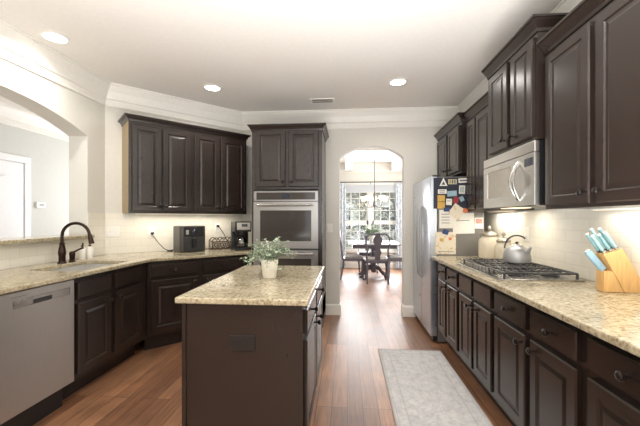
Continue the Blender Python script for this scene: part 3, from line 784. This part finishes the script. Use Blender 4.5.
t = thing('electrical_outlet', 'white outlet plate on the right tile wall behind the kettle', 'outlet', (WR-.0085, 2.93, 1.165), R(-90))
MB().box(-.038, .038, -.006, 0, -.058, .058, bevel=.003).build('plate', 'white', t)
MB().box(-.017, .017, -.008, -.005, -.040, -.008, bevel=.001).box(-.017, .017, -.008, -.005, .008, .040, bevel=.001).build('socket', 'paper', t)

# ------------------------------------------------------------------ things on the corner worktop
A45 = R(45)
t = thing('air_fryer', 'dark grey air fryer on the corner worktop', 'air fryer', (-1.833, 3.765, .9145), A45)
MB().prism([(-.125, -.14), (.125, -.14), (.145, -.12), (.145, .12), (.125, .14), (-.125, .14), (-.145, .12), (-.145, -.12)], .295).build('body', 'fryer', t, bevel=.02, smooth=True)
dq = MB().box(-.115, .115, -.150, -.1405, .012, .165, bevel=.004).build('basket_front', 'dgrey', t)
MB().box(-.022, .022, -.195, -.149, .05, .155, bevel=.006).build('handle', 'black', dq)
MB().box(-.11, .11, -.146, -.1405, .175, .285, bevel=.003).build('control_panel', 'black', t)
MB().lathe([(.03, 0), (.03, .012), (.022, .02), (0, .021)], 20, Matrix.Translation((0.01, -.146, .225)) @ Matrix.Rotation(R(90), 4, 'X')).build('dial', 'display', t, smooth=True)
MB().box(-.085, -.055, -.148, -.1455, .20, .25).build('indicator', 'cfsteel', t)
t = thing('power_cord', 'black cord running from the wall outlet to the air fryer', 'cord')
MB().tube([(-2.225, 3.672, 1.12), (-2.205, 3.65, 1.10), (-2.15, 3.66, 1.02), (-2.10, 3.70, .945), (-2.05, 3.72, .922), (-2.03, 3.70, .9195), (-2.075, 3.79, .9195), (-2.03, 3.875, .93), (-1.962, 3.854, .95)], .0045, 6).build('cable', 'black', t, smooth=True)
MB().box(-.014, .014, -.014, .014, -.012, .012).build('plug', 'black', t, loc=(-2.228, 3.675, 1.125), rot=(0, 0, A45))
MB().box(-.03, .03, -.012, .012, -.0, .014, bevel=.004).build('adapter', 'black', t, loc=(-2.05, 3.735, .915), rot=(0, 0, A45))
t = thing('wire_basket', 'scrolled brown wire napkin basket between air fryer and coffee maker', 'basket', (-1.565, 4.085, .9145), A45)
g = MB(); bw = .145
for y_ in (-.05, .05):
    pts = []
    for i in range(25):
        a = i/24; x_ = -bw+2*bw*a; z_ = .105+.038*abs(math.sin(PI*3*a)); pts.append((x_, y_, z_))
    g.tube(pts, .0055, 6); g.tube([(-bw, y_, .004), (bw, y_, .004)], .004, 6); g.tube([(-bw, y_, .004), (-bw, y_, .10)], .004, 6); g.tube([(bw, y_, .004), (bw, y_, .10)], .004, 6)
    for j in range(4):
        cx = -bw+(j+.5)*2*bw/4
        g.tube([(cx+.032*math.cos(k_*PI/8), y_, .052+.043*math.sin(k_*PI/8)) for k_ in range(16)], .0045, 5, True)
        g.tube([(cx+.016*math.cos(k_*PI/5), y_, .052+.022*math.sin(k_*PI/5)) for k_ in range(10)], .004, 5, True)
    g.tube([(-bw, y_, .09), (bw, y_, .09)], .003, 5)
for x_ in (-bw, -bw/2, 0, bw/2, bw): g.tube([(x_, -.05, .004), (x_, .05, .004)], .004, 6)
g.build('wire_frame', 'wire', t)
for sx in (-1, 1):
    MB().tube([(sx*bw, -.045, .09), (sx*(bw+.012), -.02, .115), (sx*(bw+.012), .02, .115), (sx*bw, .045, .09)], .004, 6).build('handle', 'wire', t)
t = thing('coffee_maker', 'black and silver drip coffee maker beside the oven tower', 'coffee maker', (-1.29, 3.99, .9145), A45*.72)
MB().box(-.10, .10, -.11, .10, 0, .035, bevel=.006).box(-.10, .10, .03, .10, .035, .25, bevel=.006).box(-.10, .10, -.11, .10, .22, .345, bevel=.008).build('body', 'black', t)
MB().box(-.075, .085, -.114, -.1095, .245, .33, bevel=.002).build('control_panel', 'cfsteel', t)
MB().box(-.02, .05, -.117, -.1135, .28, .315).build('display', 'display', t)
MB().lathe([(.035, .165), (.07, .18), (.078, .218), (.078, .222)], 20, Matrix.Translation((0, -.035, 0))).build('filter_basket', 'black', t, smooth=True)
cf = MB().lathe([(.055, .037), (.068, .05), (.072, .09), (.06, .135), (.045, .152), (.048, .16)], 24, Matrix.Translation((0, -.035, 0)), cap=False).build('carafe', 'carafe', t, smooth=True)
MB().lathe([(.049, .150), (.050, .164), (0, .1645)], 20, Matrix.Translation((0, -.035, 0))).build('carafe_lid', 'black', cf, smooth=True)
MB().tube([(-.045, -.05, .152), (-.105, -.075, .15), (-.115, -.078, .12), (-.105, -.075, .06), (-.066, -.055, .065)], .008, 8).build('carafe_handle', 'black', cf, smooth=True)
MB().lathe([(.05, .040), (.062, .05), (.064, .072), (0, .073)], 20, Matrix.Translation((0, -.035, 0))).build('coffee', 'soil', cf, smooth=True)
t = thing('power_cord', 'dark cord dropping from the wall outlet behind the wire basket', 'cord')
MB().tube([(-1.668, 4.227, 1.19), (-1.64, 4.215, 1.17), (-1.60, 4.235, 1.10), (-1.57, 4.26, 1.02), (-1.54, 4.28, .93), (-1.52, 4.30, .9195)], .0045, 6).build('cable', 'black', t, smooth=True)
MB().box(-.014, .014, -.014, .014, -.014, .014).build('plug', 'black', t, loc=(-1.674, 4.236, 1.195), rot=(0, 0, A45))
def diag_plate(name, label, cat, x_, z_, w_, gang, h_=.118):
    # on the corner wall tile: Y - X = 5.95 - .0115
    c_ = 5.95-.0118; yy = x_+c_
    t_ = thing(name, label, cat, (x_, yy, z_), A45)
    MB().box(-w_/2, w_/2, -.006, 0, -h_/2, h_/2, bevel=.003).build('plate', 'white', t_)
    for i in range(gang):
        cx = (i-(gang-1)/2)*.046
        if cat == 'light switch': MB().box(cx-.006, cx+.006, -.014, -.005, -.012, .012, bevel=.002).build('toggle', 'white', t_)
        else: MB().box(cx-.017, cx+.017, -.008, -.005, -.040, -.008, bevel=.001).box(cx-.017, cx+.017, -.008, -.005, .008, .040, bevel=.001).build('socket', 'paper', t_)
diag_plate('light_switch', 'wide white double switch plate on the corner tiles right of the faucet', 'light switch', -2.516, 1.15, .125, 2)
diag_plate('electrical_outlet', 'white outlet on the corner tiles with the air fryer cord', 'outlet', -2.245, 1.14, .078, 1)
diag_plate('electrical_outlet', 'white outlet on the corner tiles above the wire basket', 'outlet', -1.69, 1.175, .078, 1)

# faucet and soap
t = thing('kitchen_faucet', 'dark bronze gooseneck faucet behind the sink', 'faucet', (-2.41, 2.655, .9145))
MB().lathe([(.033, 0), (.033, .008), (.026, .014), (.025, .06), (.030, .085), (.026, .12), (.018, .16), (.022, .168), (.016, .176)], 20).build('base', 'bronze', t, smooth=True)
sp = [(0, 0, .17), (0, 0, .235)]+[(.115-.115*math.cos(R(a)), .010*(1-math.cos(R(a))), .235+.105*math.sin(R(a))) for a in range(15, 166, 15)]+[(.236, .021, .215)]
MB().tube(sp, .0125, 12).build('spout', 'bronze', t, smooth=True)
MB().tube([(.232, .021, .245), (.238, .0212, .215), (.244, .0215, .19), (.249, .022, .165)], [.015, .018, .020, .021], 12).build('spray_head', 'bronze', t, smooth=True)
t = thing('faucet_lever', 'dark bronze side lever standing right of the faucet', 'faucet handle', (-2.41, 2.76, .9145))
MB().lathe([(.026, 0), (.026, .008), (.020, .014), (.021, .05), (.024, .07), (.018, .088), (0, .094)], 18).build('base', 'bronze', t, smooth=True)
MB().tube([(0, 0, .075), (.02, .02, .095), (.04, .042, .11), (.055, .06, .12)], [.010, .009, .008, .010], 10).build('lever', 'bronze', t, smooth=True)
for lb, x_, y_ in (('white pump soap bottle behind the sink, nearer the faucet', -2.47, 2.945), ('white pump soap bottle behind the sink, nearer the corner', -2.44, 3.00)):
    t = thing('soap_bottle', lb, 'soap dispenser', (x_, y_, .9145), 0, 'white soap bottles by the sink')
    MB().lathe([(.026, 0), (.028, .004), (.028, .098), (.025, .106), (.012, .111), (.010, .118)], 20).build('bottle', 'white', t, smooth=True)
    MB().lathe([(.012, .116), (.012, .128), (.004, .130), (.004, .146)], 14).tube([(0, 0, .146), (.014, -.01, .148), (.028, -.02, .142)], .005, 8).build('pump', 'bronze', t, smooth=True)

# ------------------------------------------------------------------ plant on the island
def leaf(mb, p, d, up, L, Wd):
    d = d.normalized(); s_ = d.cross(up)
    if s_.length < 1e-4: s_ = Vector((1, 0, 0))
    s_.normalize(); n = s_.cross(d)
    pts = [(0, 0, 0), (.3, .5, .06), (.65, .42, .05), (1, 0, -.08), (.65, -.42, .05), (.3, -.5, .06)]
    v = [mb.bm.verts.new(p+d*L*a+s_*Wd*b+n*L*c) for a, b, c in pts]; m = mb.bm.verts.new(p+d*L*.5)
    for i in range(6): mb.bm.faces.new((v[i], v[(i+1) % 6], m))
def plant(label, loc, pr, ph, nst, reach, high, ls, pm='pot', name='potted_plant'):
    t_ = thing(name, label, 'plant', loc)
    MB().lathe([(pr*.70, 0), (pr*.74, .004), (pr, ph), (pr*.90, ph), (pr*.86, ph-.012), (0, ph-.014)], 24).build('pot', pm, t_, smooth=True)
    st = MB(); lf = MB()
    for i in range(nst):
        a = 2*PI*i/nst+random.uniform(-.3, .3); r_ = reach*random.uniform(.45, 1); hh = high*random.uniform(.35, 1)*(1.15-.6*r_/reach)
        drop = random.uniform(0, .09) if r_ > .7*reach else 0
        p0 = Vector((pr*.4*math.cos(a), pr*.4*math.sin(a), ph-.02)); p3 = Vector((r_*math.cos(a), r_*math.sin(a), ph+hh-drop))
        p1 = p0+Vector((r_*.2*math.cos(a), r_*.2*math.sin(a), hh*.8+.02)); pts = []
        for k_ in range(9):
            u = k_/8; pts.append(p0*(1-u)**2+p1*2*u*(1-u)+p3*u*u)
        st.tube(pts, .0016, 5)
        for k_ in range(2, 9):
            tdir = (pts[k_]-pts[k_-1])
            for sgn in (-1, 1):
                side = tdir.cross(Vector((0, 0, 1))); side = side.normalized() if side.length > 1e-5 else Vector((1, 0, 0))
                dv = tdir.normalized()*.5+side*sgn*random.uniform(.5, 1)+Vector((0, 0, random.uniform(-.5, .5)))
                leaf(lf, pts[k_], dv, Vector((random.uniform(-.4, .4), random.uniform(-.4, .4), 1)), ls*random.uniform(.7, 1.25), ls*.62)
        leaf(lf, pts[-1], pts[-1]-pts[-2], Vector((0, .3, 1)), ls, ls*.55)
    st.build('stems', 'stem', t_, recalc=False); lf.build('foliage', 'leaf', t_, recalc=False)
    return t_
plant('sage green leafy plant in a white pot on the island', (-.50, 2.13, .9145), .057, .118, 48, .185, .165, .022)

# ------------------------------------------------------------------ ceiling fittings
for lb, x_, y_ in (('round recessed ceiling light nearest the arched opening on the left', -2.30, 2.47), ('round recessed ceiling light above the angled wall cabinets', -1.47, 3.56), ('round recessed ceiling light in front of the arched doorway', .53, 3.57),
                   ('round recessed ceiling light over the near end of the island', -.5, .6), ('round recessed ceiling light over the right worktop near the camera', .7, .9)):
    t = thing('recessed_light', lb, 'ceiling light', (x_, y_, CE))
    MB().lathe([(.078, -.001), (.098, -.001), (.100, -.006), (.078, -.010)], 32, cap=False).build('trim_ring', 'white', t, smooth=True)
    MB().lathe([(.079, -.007), (0, -.007)], 32, cap=False).build('lens', 'canlight', t)
    l = area('recessed_lamp', (x_, y_, CE-.015), (0, 0, 0), .15, .15, 8, (1, .96, .91), 'DISK', 150)
t = thing('ceiling_vent', 'white slotted air vent in the ceiling above the oven tower', 'vent', (-.30, 4.06, CE))
MB().box(-.15, .15, -.07, .07, -.008, -.0005, bevel=.002).build('frame', 'white', t)
v = MB()
for i in range(7):
    if i != 3: v.box(-.125+.0*i, .125, -.05+.0155*i, -.041+.0155*i, -.0095, -.0078)
v.build('slots', 'silver', t)
t = thing('light_switch', 'white switch plate on the back wall between oven tower and archway', 'light switch', (-.232, WB-.0005, 1.165))
MB().box(-.036, .036, -.006, 0, -.058, .058, bevel=.003).build('plate', 'white', t); MB().box(-.006, .006, -.014, -.005, -.012, .012).build('toggle', 'white', t)
t = thing('thermostat', 'small white thermostat on the hall wall right of the white door', 'thermostat', (-4.3495, 4.42, 1.485), R(90))
MB().box(-.07, .07, -.025, 0, -.042, .042, bevel=.006).build('body', 'white', t); MB().box(-.03, .04, -.027, -.024, -.018, .02).build('display', 'p_photo', t)

# under-cabinet lights
for lb, p, rz, ln, pw in (('slim light bar under the angled wall cabinets', (-1.875+.0, 3.84, 1.349), A45, 1.15, 3.5),
                          ('slim light bar under the large right wall cabinet', (1.42, 1.66, 1.349), R(-90), .8, 1.9),
                          ('slim light bar under the narrow wall cabinet by the fridge', (1.42, 3.24, 1.364), R(-90), .5, 2.4)):
    t = thing('light_bar', lb, 'light', p, rz, 'under cabinet light bars')
    MB().box(-ln/2, ln/2, -.015, .015, -.006, 0).build('housing', 'white', t); MB().box(-ln/2+.01, ln/2-.01, -.011, .011, -.0072, -.006).build('lens', 'led', t)
    a = area('bar_lamp', (p[0], p[1], p[2]-.016), (0, 0, rz), ln-.04, .02, pw, (1, .93, .80))
area('microwave_lamp', (1.29, 2.68, 1.366), (0, 0, 0), .2, .1, 1.6, (1, .93, .80))

# ------------------------------------------------------------------ dining room
# pedestal table
TX, TY = .575, 7.55
t = thing('dining_table', 'dark dining table seen through the arched doorway', 'table', (TX, TY, 0))
MB().box(-.54, .54, -.55, .55, .735, .765, bevel=.008).build('tabletop', 'tabletop', t)
MB().box(-.46, .46, -.47, .47, .66, .735).build('apron', 'dchair', t)
MB().box(-.035, .035, -.16, .16, .18, .24).build('stretcher', 'dchair', t)
for sy in (-1, 1):
    pd = MB().lathe([(.05, .12), (.06, .2), (.045, .3), (.07, .42), (.05, .55), (.06, .66)], 16, Matrix.Translation((0, sy*.16, 0)))
    pd.build('pedestal', 'dchair', t, smooth=True)
    for sx in (-1, 1):
        MB().tube([(0, sy*.16, .24), (sx*.12, sy*.17, .20), (sx*.20, sy*.18, .09), (sx*.27, sy*.18, .05)], [.04, .038, .03, .026], 8).box(sx*.27-.045, sx*.27+.045, sy*.18-.035, sy*.18+.035, 0, .055, bevel=.01).build('foot', 'dchair', t)
# queen anne chair: local front = +y, back at -y
def dining_chair(label, loc, rz):
    t_ = thing('dining_chair', label, 'chair', loc, rz, 'dining chairs around the table')
    MB().box(-.24, .24, -.21, .22, .40, .455, bevel=.012).build('seat_frame', 'dchair', t_)
    MB().box(-.215, .215, -.18, .205, .455, .49, bevel=.015).build('seat', 'seatf', t_)
    bk = MB(); pts = []
    for sx in (-1, 1):
        pts.append([(sx*.20, -.215, .42), (sx*.215, -.235, .55), (sx*.20, -.25, .66), (sx*.235, -.27, .80), (sx*.225, -.29, .92), (sx*.16, -.30, .985), (sx*.06, -.30, .985), (0, -.30, 1.0)])
    for p_ in pts: bk.tube(p_, [.019, .018, .017, .019, .019, .02, .02, .02], 8)
    bk.build('back_frame', 'dchair', t_, smooth=True)
    sl = [(.055, .47), (.05, .54), (.075, .62), (.045, .70), (.055, .76), (.095, .84), (.085, .90), (.05, .95), (.055, .985)]
    sp_ = MB().prism([(x_, z_) for x_, z_ in sl]+[(-x_, z_) for x_, z_ in reversed(sl)], .016, (), Matrix.Translation((0, -.24, 0)) @ Matrix.Rotation(0, 4, 'X') @ XZ)
    sp_.bm.transform(Matrix(((1, 0, 0, 0), (0, 1, -.125, .06), (0, 0, 1, 0), (0, 0, 0, 1))))
    sp_.build('splat', 'dchair', t_, bevel=.004)
    for sx in (-1, 1):
        MB().tube([(sx*.215, .19, .42), (sx*.235, .215, .33), (sx*.215, .20, .16), (sx*.205, .20, .05), (sx*.215, .22, .0)], [.03, .028, .019, .015, .024], 8).build('leg', 'dchair', t_, smooth=True)
        MB().tube([(sx*.20, -.205, .44), (sx*.20, -.22, .25), (sx*.205, -.27, .0)], [.022, .019, .016], 8).build('leg', 'dchair', t_, smooth=True)
    return t_
ch = dining_chair('dark vase-backed dining chair with its back to the kitchen', (.60, 6.93, 0), R(0))
dup(ch, (.13, 7.29, 0), R(-90), 'dark dining chair at the left side of the table')
dup(ch, (1.07, 7.29, 0), R(90), 'dark dining chair at the right side of the table')
dup(ch, (.50, 8.22, 0), R(180), 'dark dining chair on the window side of the table')
plant('green leafy centrepiece in a small pot on the dining table', (.55, 7.55, .7655), .07, .14, 26, .17, .33, .06, name='table_plant')
# chandelier
t = thing('chandelier', 'nickel chandelier with glowing cream shades over the dining table', 'chandelier', (.58, 7.2, 0))
MB().lathe([(.06, CE), (.06, CE-.02), (.01, CE-.035)], 16).tube([(0, 0, CE-.03), (0, 0, 1.62)], .008, 8).lathe([(.012, 1.86), (.03, 1.80), (.02, 1.70), (.04, 1.60), (.02, 1.53), (0, 1.50)], 16).build('stem', 'silver', t, smooth=True)
for i in range(5):
    a = 2*PI*i/5+R(90); cx, cy = math.cos(a), math.sin(a)
    am = MB().tube([(.02*cx, .02*cy, 1.58), (.10*cx, .10*cy, 1.52), (.19*cx, .19*cy, 1.54), (.235*cx, .235*cy, 1.61), (.235*cx, .235*cy, 1.66)], .007, 8).lathe([(.03, 1.655), (.03, 1.665)], 12, Matrix.Translation((.235*cx, .235*cy, 0))).build('arm', 'silver', t, smooth=True)
    MB().lathe([(.03, 1.665), (.055, 1.69), (.068, 1.73), (.072, 1.765)], 18, Matrix.Translation((.235*cx, .235*cy, 0)), cap=False).build('lamp_shade', 'lampshade', am, smooth=True)
# curtains and rod
t = thing('curtain_rod', 'dark thin curtain rod over the dining window', 'curtain rod', (0, 8.70, 2.23))
MB().tube([(-.36, 0, 0), (1.56, 0, 0)], .012, 8).build('rod', 'dgrey', t, smooth=True)
for x_ in (-.36, 1.56): MB().lathe([(0, -.02), (.02, -.01), (.024, .01), (0, .03)], 12, Matrix.Translation((x_, 0, 0)) @ Matrix.Rotation(R(90), 4, 'Y')).build('finial', 'dgrey', t, smooth=True)
for x_ in (-.28, .60, 1.48): MB().tube([(x_, 0, -.012), (x_, 0, -.05), (x_, .098, -.05)], .006, 6).build('bracket', 'dgrey', t)
def curtain(label, x0, x1):
    t_ = thing('curtain', label, 'curtain', ((x0+x1)/2, 8.70, 0), 0, 'dining room curtains'); mb = MB(); N = 40; L1, L2 = [], []
    for i in range(N+1):
        u = i/N; x_ = (x0-x1)/2+(x1-x0)*u; y_ = .03*math.sin(u*PI*8)
        L1.append((mb.bm.verts.new((x_, y_, .012)), mb.bm.verts.new((x_, y_*.7, 2.208)))); L2.append((mb.bm.verts.new((x_, y_+.006, .012)), mb.bm.verts.new((x_, y_*.7+.006, 2.208))))
    for L in (L1, L2):
        for a, b in zip(L, L[1:]): mb.bm.faces.new((a[0], b[0], b[1], a[1]))
    for q in (0, 1):
        for a, b, c_, d_ in zip(L1, L1[1:], L2, L2[1:]): mb.bm.faces.new((a[q], b[q], d_[q], c_[q]))
    for q in (0, -1): mb.bm.faces.new((L1[q][0], L1[q][1], L2[q][1], L2[q][0]))
    mb.build('panel', 'curtain', t_, smooth=True)
    for i in range(6):
        x_ = (x0-x1)/2+(x1-x0)*(i+.5)/6; MB().tube([(x_, .019*math.cos(a*PI/5), 2.23+.019*math.sin(a*PI/5)) for a in range(10)], .003, 5, True).build('ring', 'dgrey', t_)
curtain('pale blue patterned curtain on the left of the dining window', -.34, -.03)
curtain('pale blue patterned curtain on the right of the dining window', 1.24, 1.54)
t = thing('window_shade', 'white fabric shade pulled down over the top of the dining window', 'blind', (0, 8.76, 0))
MB().box(-.19, 1.39, 0, .004, 1.98, 2.165).build('fabric', 'shade', t); MB().box(-.19, 1.39, -.006, .008, 1.965, 1.98).build('bottom_bar', 'white', t)

# ------------------------------------------------------------------ outside the dining window
struct(MB().box(-9, 11, 9.0, 34, -.5, -.4), 'ground_outside', 'lawn')
M['gbrick'] = brickmat('house_brick', (1, 0), (150, 144, 140), (176, 170, 164), (196, 192, 188), .24, .085, .012, .9, .4)
M['roof'] = speckle('house_shingles', (104, 102, 104), (80, 78, 82), 12, .4, .6, .9)
t = thing('neighbour_house', 'grey brick house behind the trees outside the dining window', 'house', (1, 22, -.4))
MB().box(-8, 8, 0, 7, 0, 3.4).build('walls', 'gbrick', t)
MB().prism([(-8.5, 3.4), (8.5, 3.4), (6.0, 6.6), (-6.0, 6.6)], 7.6, (), Matrix.Translation((0, -.4, 0)) @ XZ).build('roof', 'roof', t)
for x_ in (-4, -1.2, 1.6, 4.4):
    f_ = MB().box(x_-.55, x_+.55, -.06, .0, .9, 2.5).build('window', 'trim', t); MB().box(x_-.47, x_+.47, -.07, -.06, .98, 2.42).build('pane', 'display', f_)
def tree(label, loc, h_, sd):
    random.seed(sd); t_ = thing('bare_tree', label, 'tree', loc, 0, 'trees behind the dining window'); br = MB(); lf = MB()
    def grow(p, d_, L, r_, n):
        pts = [p]; 
        for i in range(4):
            d_ = (d_+Vector((random.uniform(-.18, .18), random.uniform(-.18, .18), random.uniform(-.03, .12)))).normalized(); pts.append(pts[-1]+d_*L/4)
        br.tube(pts, [r_*(1-.1*i) for i in range(5)], 5)
        if n <= 1:
            for q in range(5):
                leaf(lf, pts[-1-q % 4]+Vector((random.uniform(-.15, .15),)*3), Vector((random.uniform(-1, 1), random.uniform(-1, 1), random.uniform(-.6, .6))), Vector((random.random(), random.random(), 1)), .13, .09)
        if n == 0: return
        for q in range(3 if n > 1 else 4):
            a = random.uniform(0, 2*PI); sp_ = random.uniform(.5, .95)
            grow(pts[random.choice((2, 3, 4))], (d_+Vector((math.cos(a)*sp_, math.sin(a)*sp_, random.uniform(-.1, .3)))).normalized(), L*random.uniform(.6, .8), r_*.55, n-1)
    grow(Vector((0, 0, 0)), Vector((0, 0, 1)), h_*.33, h_*.02, 4)
    br.build('branches', 'bark', t_, recalc=False); lf.build('leaves', 'tleaf', t_, recalc=False)
for i, (lb, x_, y_, h_) in enumerate((('pale bare tree behind the left half of the dining window', -.6, 11.4, 4.6), ('pale bare tree behind the right half of the dining window', 2.0, 12.4, 5.2), ('far bare tree seen between the two nearer trees', .8, 17.0, 6.4))):
    tree(lb, (x_, y_, -.4), h_, 11+i)
random.seed(5)
def hedge(label, x_, y_, w_, h_):
    t_ = thing('hedge', label, 'hedge', (x_, y_, -.4)); lf = MB(); st = MB()
    for i in range(40):
        a = random.uniform(-w_, w_); st.tube([(a, random.uniform(-.3, .3), 0), (a+random.uniform(-.2, .2), random.uniform(-.3, .3), h_*random.uniform(.6, 1))], .012, 4)
    for i in range(1500):
        z_ = random.uniform(.05, 1)*h_
        leaf(lf, Vector((random.uniform(-w_, w_), random.uniform(-.5, .5), z_)), Vector((random.uniform(-1, 1), random.uniform(-1, .2), random.uniform(-.5, .8))), Vector((random.random(), -.5, 1)), .17, .12)
    st.build('stems', 'bark', t_, recalc=False); lf.build('leaves', 'tleaf', t_, recalc=False)
hedge('straggly winter hedge below the trees outside the dining window', .8, 14.6, 3.2, 2.2)
